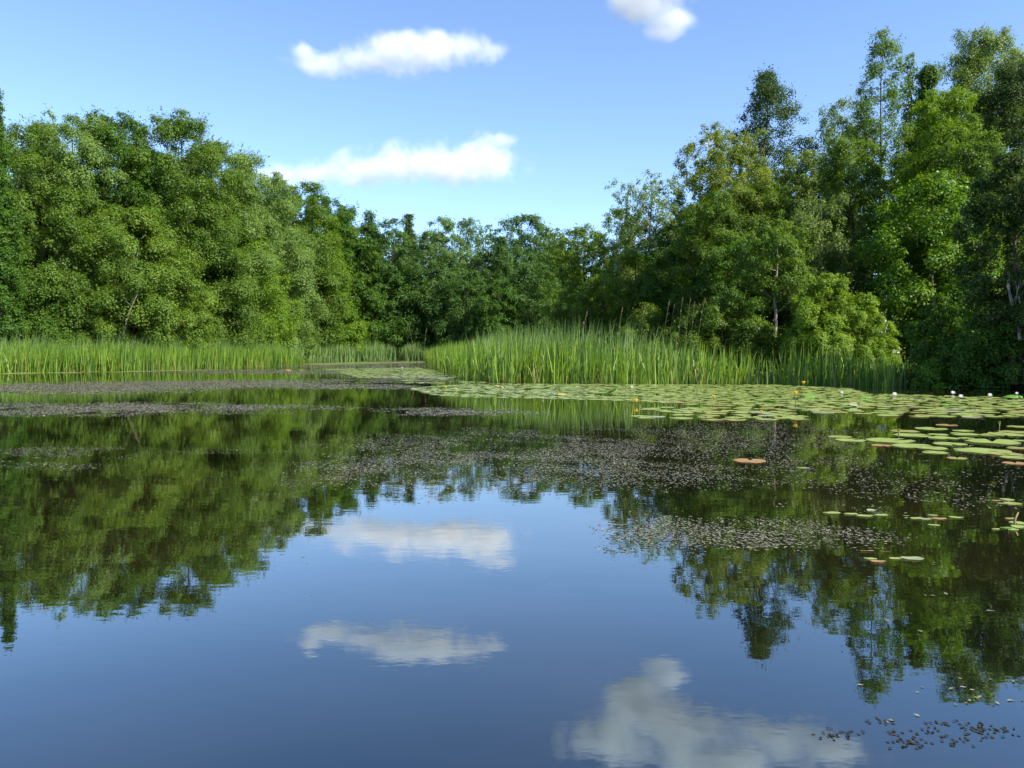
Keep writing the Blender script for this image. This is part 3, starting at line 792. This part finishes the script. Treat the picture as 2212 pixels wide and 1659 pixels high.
# rafts: sampled evenly over the water, the largest in view as pads of their own
def in_poly(x, y, poly):
    c = False
    for i in range(len(poly)):
        (x1, y1), (x2, y2) = poly[i], poly[i - 1]
        if (y1 > y) != (y2 > y) and x < (x2 - x1) * (y - y1) / (y2 - y1) + x1: c = not c
    return c
RAFTS = [
 ([(885, 840), (1010, 829), (1330, 830), (1340, 866), (1200, 862), (960, 858)], .80, (.10, .17), 'tail'),
 ([(1330, 830), (1650, 831), (1830, 838), (1870, 850), (2212, 860), (2330, 864), (2330, 890), (1700, 880), (1500, 876), (1340, 866)], .97, (.10, .18), 'main'),
 ([(1350, 893), (1420, 880), (1700, 880), (2330, 890), (2330, 903), (1990, 902), (1760, 898), (1730, 908), (1520, 908), (1345, 902)], .62, (.14, .20), 'front'),
 ([(700, 797), (900, 794), (1000, 812), (960, 820), (780, 816)], .75, (.12, .18), 'inlet'),
 ([(650, 786), (760, 782), (920, 781), (920, 783.5), (690, 789)], .9, (.14, .2), 'strip'),
 ([(-40, 806), (200, 803), (430, 798.5), (520, 797), (430, 800), (200, 806), (-40, 810)], .5, (.12, .18), 'edge'),
 ([(880, 820), (1060, 826), (1010, 829), (860, 828)], .35, (.10, .15), 'tail'),
]
grid = {}
def fits(x, y, r, k):
    gx_, gy_ = int(math.floor(x / .5)), int(math.floor(y / .5))
    for i in (-1, 0, 1):
        for j in (-1, 0, 1):
            for (a, b, c) in grid.get((gx_ + i, gy_ + j), ()):
                if (a - x) ** 2 + (b - y) ** 2 < ((c + r) * k) ** 2: return False
    grid.setdefault((gx_, gy_), []).append((x, y, r)); return True
for x, y, r in placed: grid.setdefault((int(math.floor(x / .5)), int(math.floor(y / .5))), []).append((x, y, r))
pads = []
for poly, dens, (r0, r1), nm in RAFTS:
    Wp = [W(*q) for q in poly]
    xs = [p[0] for p in Wp]; ys = [p[1] for p in Wp]
    area = (max(xs) - min(xs)) * (max(ys) - min(ys))
    for _ in range(int(area * 44)):
        x, y = prnd.uniform(min(xs), max(xs)), prnd.uniform(min(ys), max(ys))
        if not in_poly(x, y, Wp): continue
        nzv = math.sin(x * 1.9 + 1.3 * math.sin(y * .9)) * math.sin(y * 1.1 + x * .4)
        if nzv * .5 + .5 > dens + prnd.uniform(-.15, .15): continue
        r = prnd.uniform(r0, r1)
        if pond_dist(np.array([[x, y]]))[0] > -.3: continue
        if fits(x, y, r, .80): pads.append((r / y, x, y, r, nm))
pads.sort(reverse=True)
LAB = {
 'tail': 'small green lily pad in the narrow tail of the raft below the cattails',
 'main': 'lily pad packed in the dense raft before the cattails and dark shore',
 'front': 'larger lily pad in the open front row of the raft over reed reflections',
 'inlet': 'small lily pad in the far raft off the tip of the reed bed',
 'strip': 'tiny lily pad in the far strip before the inlet reeds', 'edge': 'lily pad in the thin fringe along the left reeds'}
def pad_colour(): 
    q = prnd.random()
    return 'green' if q < .60 else 'yellowed' if q < .89 else 'rusty' if q < .905 else 'pale'
n_ind = 0
rest = []
for p in pads:
    (_, x, y, r, nm) = p
    if n_ind < 215 and nm in ('main', 'front', 'tail'):
        m = pad_colour()
        lab = LAB[nm] if m != 'rusty' else LAB[nm].replace('lily pad', 'rusty lily pad', 1)
        if m == 'yellowed': lab = LAB[nm].replace('small green lily', 'small yellowish lily').replace('larger lily', 'larger yellowish lily').replace('lily pad packed', 'yellowish lily pad packed')
        put_pad(x, y, r, m, lab, 'lily pads of the raft', tilt=prnd.uniform(-.015, .015), z=.006 + .006 * prnd.random())
        n_ind += 1
    else: rest.append(p)
AV = []; AF = []; AS = []; AT = []; nv = 0
PAs = [pad_arrays(random.Random(i), lift=.02) for i in range(4)]
for (_, x, y, r, nm) in rest:
    V, F, Q, T = prnd.choice(PAs)
    a = prnd.uniform(0, 2 * PI); c, s = math.cos(a), math.sin(a)
    AV.append(np.column_stack([(V[:, 0] * c - V[:, 1] * s) * r + x, (V[:, 0] * s + V[:, 1] * c) * r + y, V[:, 2] * r + .003 + .006 * prnd.random()]))
    AF += [i + nv for f in F for i in f] + [i + nv for q in Q for i in q]; AS += [3] * len(F) + [4] * len(Q); AT.append(T); nv += len(V)
if rest:
    o = link('lily_pads', mesh_np('lily_pads', np.vstack(AV), AF, np.array(AS, np.int32), np.concatenate(AT), smooth=True), PM['green'])
    tag(o, 'small distant lily pads filling the back of the rafts', 'lily pads', kind='stuff')

# ------------------------------------------------------------------ flowers
YEL = plain_mat('yellow_petal', (.75, .42, .015), .4, .4, (.80, .52, .03), 20, trans=.2)
WHT = plain_mat('white_petal', (.80, .79, .76), .45, .3, (.84, .80, .80), 12, trans=.25)
STEM = plain_mat('flower_stem', (.07, .11, .03), .5, .4)
CEN = plain_mat('flower_centre', (.65, .40, .03), .6, .3)
def petal(mb, az, l, w, up, cup):
    d = Vector((math.cos(az), math.sin(az), 0)); sd = Vector((-d.y, d.x, 0)); rows = []
    for t, k in ((0, .35), (.3, .85), (.6, 1.0), (.85, .65), (1, .08)):
        c = d * (l * math.cos(up) * t * (1 - cup * t * .5)) + Vector((0, 0, l * math.sin(up) * t + cup * l * t * t * .5))
        e = Vector((0, 0, .18 * w * k))
        rows.append([c - sd * w * k * .5 + e, c, c + sd * w * k * .5 + e])
    mb.grid(rows)
def yellow_lily(q, label, h=.07, s=.036, bud=False):
    p = at_water(*q)
    root = empty('yellow_lily_flower', (p.x, p.y, 0), label, 'flower', 'yellow water lily flowers')
    link('stem', MB().tube([(-.01, 0, -.05), (0, 0, h * .5), (0, 0, h)], [.008, .007, .008], 6).mesh('stem'), STEM, root)
    mb = MB()
    for k in range(5): petal(mb, k * 2 * PI / 5, s * 1.25, s * 1.15, .75 if not bud else 1.1, .55)
    o = link('petals', mb.mesh('petals'), YEL if not bud else PM['bright'], root); o.location = (0, 0, h)
    c = link('centre', MB().tube([(0, 0, 0), (0, 0, s * .5), (0, 0, s * .62)], [s * .3, s * .42, s * .5], 10).mesh('centre'), CEN, root); c.location = (0, 0, h)
for q, lab, h, s in [
    (zB(500, 269), 'orange-yellow flower in the narrow tail of the raft', .05, .045),
    (zB(845, 218), 'yellow flower close to the cattail feet in the raft tail', .06, .045),
    (zB(1657, 362), 'large yellow flower at the open front edge of the raft', .06, .06),
    (zB(2130, 330), 'yellow flower in the raft behind the large front one', .05, .04),
    (zB(1613, 221), 'yellow flower at the feet of the cattails', .06, .04),
    (zA(870, 146), 'yellow flower at the back of the raft by the shaded reeds', .12, .07),
    (zA(822, 196), 'yellow flower raised on a tall stem in the raft', .28, .055),
    (zA(322, 217), 'small yellow flower beside the bright domed leaf', .05, .045),
    (zA(615, 315), 'small yellow flower near the front row of the raft', .05, .03)]:
    pz = at_water(*q)
    if h > .2: q = (q[0], q[1] + 28)
    yellow_lily(q, lab, h, s)
yellow_lily(zA(1450, 448), 'green-yellow bud poking up in the loose pad group', .07, .03, True)
yellow_lily(zA(2062, 402), 'green-yellow bud above the pads near the right edge', .08, .03, True)
def white_lily(q, label, s=.06, h=.03):
    p = at_water(*q)
    root = empty('white_water_lily', (p.x, p.y, h * .5), label, 'flower', 'white water lily flowers')
    for ring, (n, up, l) in enumerate(((8, .25, 1.0), (8, .65, .95), (7, 1.05, .8))):
        mb = MB()
        for k in range(n): petal(mb, k * 2 * PI / n + ring * .35, s * l * 1.15, s * .55, up, .25)
        o = link('petals', mb.mesh('petals'), WHT, root); o.location = (0, 0, .006 * ring)
    link('centre', MB().tube([(0, 0, 0), (0, 0, s * .35)], [s * .18, s * .28], 10).mesh('centre'), CEN, root)
    link('stem', MB().tube([(0, 0, -.1), (0, 0, .004)], [.008, .008], 6).mesh('stem'), STEM, root)
for q, lab, s in [
    (zA(1425, 198), 'white lily standing out on the raft before the dark shore', .075),
    (zA(1780, 188), 'white lily past the raised leaf, farther back than its neighbour', .07),
    (zA(1828, 211), 'white lily low beside the farther one near the dark bush', .07),
    (zA(2005, 202), 'white lily between the pair and the large raised leaf', .065),
    (zA(1105, 184), 'small whitish lily at the back of the raft', .05),
    (zA(2168, 190), 'white lily bud at the right edge', .05),
    (zB(235, 141), 'tiny white lily in the far raft off the reed tip', .08),
    (zB(2130, 219), 'tiny white lily against the feet of the cattails', .06),
    (zB(1632, 260), 'tiny white lily in the middle of the raft', .05)]:
    white_lily(q, lab, s)
# upright stick in the near right leaf patch
p = at_water(*zA(2140, 975)); e = at(*zA(2178, 905), p.y)
st = tag(link('broken_stem', MB().tube([(0, 0, -.1), tuple((e - p) * .5), tuple(e - p)], [.008, .007, .004], 6).mesh('broken_stem'), plain_mat('dead_stem', (.22, .15, .07), .8, .2)),
         'brown broken stem sticking out of the near leaf patch at the right edge', 'stem'); st.location = p

# ------------------------------------------------------------------ floating pondweed
WEED = leaf_mat('pondweed_leaf', None, None, trans=.0, rough=.5, spec=.5,
    stops=[(0.0, (.065, .061, .040)), (.55, (.135, .128, .090)), (.85, (.18, .168, .10)), (1.0, (.25, .22, .09))])
wr = np.random.default_rng(11)
def weed_patch(patches):
    Cs = []; Ls = []
    for cx, cy, rx, ry, dens, size, thr in patches:
        pts = [at_water(cx + a * rx, max(768, cy + b * ry)) for a in (-1, 0, 1) for b in (-1, 0, 1)]
        x0, x1 = min(p.x for p in pts), max(p.x for p in pts); y0, y1 = min(p.y for p in pts), max(p.y for p in pts)
        n = int((x1 - x0) * (y1 - y0) * dens)
        x = wr.uniform(x0, x1, n); y = wr.uniform(y0, y1, n)
        c, s = math.cos(PITCH), math.sin(PITCH)
        d = y * c + H_CAM * s; u = y * s - H_CAM * c
        px = (512 + FPX * x / d) / KD; py = (384 - FPX * u / d) / KD
        e = np.hypot((px - cx) / rx, (py - cy) / ry)
        k = .5 * np.sin(x * 2.3 + 2.0 * np.sin(y * 1.1) + cx) * np.sin(y * 1.5 + .6 * x) + .35 * np.sin(x * 6.1 + y * 3.3 + cx) * np.sin(y * 5.2 - x * 2.2) + .2 * np.sin(x * 14 + 3 * np.sin(y * 9)) * np.sin(y * 12 + x * 3)
        ok = (e + .55 * (wr.random(n) - .3) < 1.0) & (k > thr + .35 * e - .2 + .25 * wr.normal(size=n))
        x, y = x[ok], y[ok]
        Cs.append(np.column_stack([x, y])); Ls.append(np.full(len(x), size) * wr.uniform(.6, 1.4, len(x)))
    C = np.vstack(Cs); L = np.concatenate(Ls); n = len(C)
    C3 = np.column_stack([C, wr.uniform(.001, .004, n)])
    nr = unit(np.column_stack([wr.normal(0, .10, n), wr.normal(0, .10, n), np.ones(n)]))
    T = np.column_stack([wr.normal(size=n), wr.normal(size=n), np.zeros(n)])
    tint = np.clip(wr.normal(.45, .22, n), 0, 1)
    return leaves_mesh('floating_pondweed', C3, nr, T, L, L * .5, tint, fold=.05, tri=False)
WEEDS = [  # cx, cy, rx, ry in photo pixels, leaves per square metre, leaf size, threshold
 (880, 995, 270, 60, 1326, 0.022, 0.00), (1150, 975, 260, 55, 1326, 0.022, -0.05), (1000, 1020, 300, 45, 1326, 0.021, -0.05), (1420, 975, 330, 60, 1224, 0.022, 0.00), (1250, 1030, 280, 45, 1326, 0.021, -0.02),
 (1650, 950, 260, 50, 816, 0.022, 0.05), (1620, 1010, 330, 50, 867, 0.021, 0.10), (1950, 1070, 300, 60, 510, 0.024, 0.12), (2080, 1000, 260, 60, 306, 0.024, 0.17),
 (1560, 1150, 270, 34, 2805, 0.021, -0.38), (1750, 1165, 200, 28, 2550, 0.021, -0.33), (1480, 1188, 200, 16, 1275, 0.021, -0.13), (1400, 1130, 120, 30, 510, 0.021, 0.07),
 (900, 1078, 90, 14, 1020, 0.021, 0.05), (1180, 1085, 80, 10, 612, 0.021, 0.10),
 (120, 885, 260, 16, 1357, 0.034, -0.28), (360, 880, 240, 12, 1227, 0.034, -0.18), (520, 888, 120, 10, 646, 0.034, 0.02), (620, 880, 200, 7, 646, 0.037, -0.08), (960, 887, 160, 7, 969, 0.037, -0.18), (1010, 893, 180, 7, 840, 0.037, -0.18),
 (130, 840, 330, 12, 840, 0.043, -0.38), (380, 832, 330, 9, 840, 0.043, -0.38), (560, 826, 250, 7, 420, 0.050, -0.13), (780, 836, 170, 6, 646, 0.050, -0.18), (850, 822, 180, 5, 356, 0.050, -0.03),
 (760, 790, 190, 8, 181, 0.068, 0.17), (860, 784, 90, 6, 181, 0.068, 0.17), (600, 803, 300, 6, 258, 0.062, -0.03), (900, 815, 160, 5, 323, 0.056, -0.13),
 (150, 978, 200, 14, 1632, 0.018, -0.10), (130, 1008, 120, 10, 1326, 0.018, 0.00), (440, 975, 150, 8, 612, 0.018, 0.10), (700, 1045, 170, 14, 918, 0.018, 0.10), (560, 1065, 110, 8, 612, 0.018, 0.15), (780, 1025, 150, 14, 918, 0.018, 0.05),
 (100, 1000, 160, 25, 60, 0.040, 0.20), (640, 960, 90, 8, 306, 0.018, 0.20),
 (900, 1250, 500, 120, 3, .014, .2), (500, 1480, 500, 150, 2, .010, .3), (1250, 1330, 300, 150, 2, .013, .2),
 (2130, 1500, 200, 40, 203, 0.018, 0.00), (1950, 1480, 120, 16, 94, 0.018, 0.20), (2180, 1460, 90, 20, 156, 0.018, 0.05),
 (2100, 1560, 260, 60, 31, 0.021, 0.25), (2150, 1630, 250, 50, 28, 0.021, 0.30), (2000, 1320, 220, 60, 60, 0.030, 0.30), (650, 1210, 60, 14, 30, 0.030, 0.20), (720, 1105, 60, 12, 306, 0.018, 0.10),
]
wo = link('floating_pondweed', weed_patch(WEEDS), WEED)
tag(wo, 'brown pondweed leaves floating in drifts on the open water', 'pondweed', kind='stuff')
# rosettes of half sunk weed in the near right corner
SUNK = leaf_mat('sunk_weed_leaf', None, None, trans=.0, rough=.5, spec=.25, stops=[(0.0, (.008, .008, .003)), (1.0, (.032, .027, .011))])
rr_ = random.Random(5)
wk = 0
for q in [(1792, 1588), (1826, 1583), (1958, 1587), (1985, 1605), (1950, 1612), (2010, 1586), (2030, 1565), (2095, 1567), (2115, 1572), (2075, 1602), (2130, 1592), (2180, 1580), (1905, 1560)]:
    p = at_water(*q)
    C = []; Nn = []; T = []
    for k in range(14):
        a = rr_.uniform(0, 6.28); ra = .045 * rr_.random() ** .7
        C.append((math.cos(a) * ra * 1.3, math.sin(a) * ra * .8, .001 + .002 * rr_.random())); T.append((math.cos(a), math.sin(a), 0)); Nn.append((rr_.gauss(0, .05), rr_.gauss(0, .05), 1))
    me = leaves_mesh('pondweed_rosette', np.array(C), unit(np.array(Nn)), np.array(T), np.full(14, .015), np.full(14, .008), np.array([rr_.uniform(.0, .9) for _ in range(14)]), .02, False)
    o = link('pondweed_rosette', me, SUNK); o.location = (p.x, p.y, 0)
    tag(o, 'small dark rosette of weed leaves at the near right corner of the water', 'pondweed', 'weed rosettes in the near corner')

# ------------------------------------------------------------------ clouds
def cloud(label, blobs, Yd, dens, seed, nscale=.019, amp=2.3):
    k = Yd / FPX * KD
    P = [(at(x, y, Yd), rx * k, ry * k) for x, y, rx, ry in blobs]
    c = sum((p for p, r, q in P), Vector()) / len(P)
    # hull: union of slightly larger ellipsoids, remeshed into one closed skin
    mb = MB()
    for p, r, q in P:
        base = len(mb.v); nu, nvv = 20, 10
        rows = []
        for i in range(nvv + 1):
            th = PI * (i + .02) / (nvv + .04)
            rows.append([(p - c) + Vector((math.sin(th) * math.cos(2 * PI * j / nu) * r * 1.25, math.sin(th) * math.sin(2 * PI * j / nu) * q * 2.0, math.cos(th) * q * 1.3)) for j in range(nu)])
        mb.grid(rows, close=True)
        mb.f.append(tuple(base + j for j in range(nu))); mb.f.append(tuple(base + nvv * nu + j for j in reversed(range(nu))))
    me = mb.mesh('cloud')
    tmp = bpy.data.objects.new('tmp', me); COL.objects.link(tmp)
    rm = tmp.modifiers.new('r', 'REMESH'); rm.mode = 'VOXEL'; rm.voxel_size = min(q for p, r, q in P) * .28
    dg = bpy.context.evaluated_depsgraph_get()
    hull = bpy.data.meshes.new_from_object(tmp.evaluated_get(dg)); hull.name = 'cloud'
    bpy.data.objects.remove(tmp)
    m, n, N, L = new_mat('cloud_vapour')
    out = N('OutputMaterial'); pv = N('VolumePrincipled'); L(pv.outputs[0], out.inputs['Volume'])
    pv.inputs['Color'].default_value = (.90, .90, .91, 1); pv.inputs['Anisotropy'].default_value = 0.0
    tc = N('TexCoord')
    def M(op, a, b):
        q = N('Math'); q.operation = op
        for i, v in enumerate((a, b)):
            if isinstance(v, (int, float)): q.inputs[i].default_value = v
            else: L(v, q.inputs[i])
        return q.outputs[0]
    nz = N('TexNoise'); nz.inputs['Scale'].default_value = nscale; nz.inputs['Detail'].default_value = 7; nz.inputs['Roughness'].default_value = .62
    mp = N('VectorMath'); mp.operation = 'ADD'; mp.inputs[1].default_value = (seed * 91.3, seed * 17.7, 0)
    L(tc.outputs['Object'], mp.inputs[0]); L(mp.outputs[0], nz.inputs['Vector'])
    cur = None
    for p, r, q in P:
        a = N('VectorMath'); a.operation = 'SUBTRACT'; a.inputs[1].default_value = p - c; L(tc.outputs['Object'], a.inputs[0])
        b = N('VectorMath'); b.operation = 'DIVIDE'; b.inputs[1].default_value = (r, q * 1.5, q); L(a.outputs[0], b.inputs[0])
        l = N('VectorMath'); l.operation = 'LENGTH'; L(b.outputs[0], l.inputs[0])
        f = M('SUBTRACT', 1, l.outputs['Value'])
        if cur is None: cur = f
        else:
            s = N('Math'); s.operation = 'SMOOTH_MAX'; L(cur, s.inputs[0]); L(f, s.inputs[1]); s.inputs[2].default_value = .38; cur = s.outputs[0]
    g = M('ADD', cur, M('MULTIPLY', M('SUBTRACT', nz.outputs[0], .5), amp))
    mr = N('MapRange'); mr.interpolation_type = 'SMOOTHSTEP'; L(g, mr.inputs[0]); mr.inputs[1].default_value = .02; mr.inputs[2].default_value = .95; mr.inputs[4].default_value = dens
    L(mr.outputs[0], pv.inputs['Density'])
    m.cycles.volume_step_rate = .5
    o = link('cloud', hull, m); o.location = c
    tag(o, label, 'cloud', 'small white clouds')
cloud('small white cloud with a curled left end, upper of the two long ones', [(700, 143, 95, 26), (790, 132, 110, 34), (890, 116, 130, 46), (995, 102, 110, 36), (655, 112, 30, 26), (1060, 105, 45, 20)], 1500, .028, 1, amp=2.5)
cloud('long white cloud just above the left bank trees', [(1045, 345, 95, 52), (940, 353, 140, 50), (810, 365, 140, 40), (690, 378, 140, 32), (600, 386, 100, 24), (1075, 302, 50, 22)], 1500, .028, 2, amp=2.5)
cloud('white cloud cut by the top of the picture', [(1385, 15, 85, 40), (1450, 42, 60, 26), (1430, 72, 50, 18), (1400, -45, 130, 70), (1330, -90, 110, 50), (1520, -85, 160, 55), (1700, -95, 150, 45), (1830, -130, 110, 50), (1290, -130, 90, 40), (1600, -150, 260, 50)], 1500, .030, 3, nscale=.013, amp=2.3)
cloud('tiny white cloud peeping past the yellowing birch', [(1535, 305, 32, 18)], 1500, .03, 4, amp=1.6)
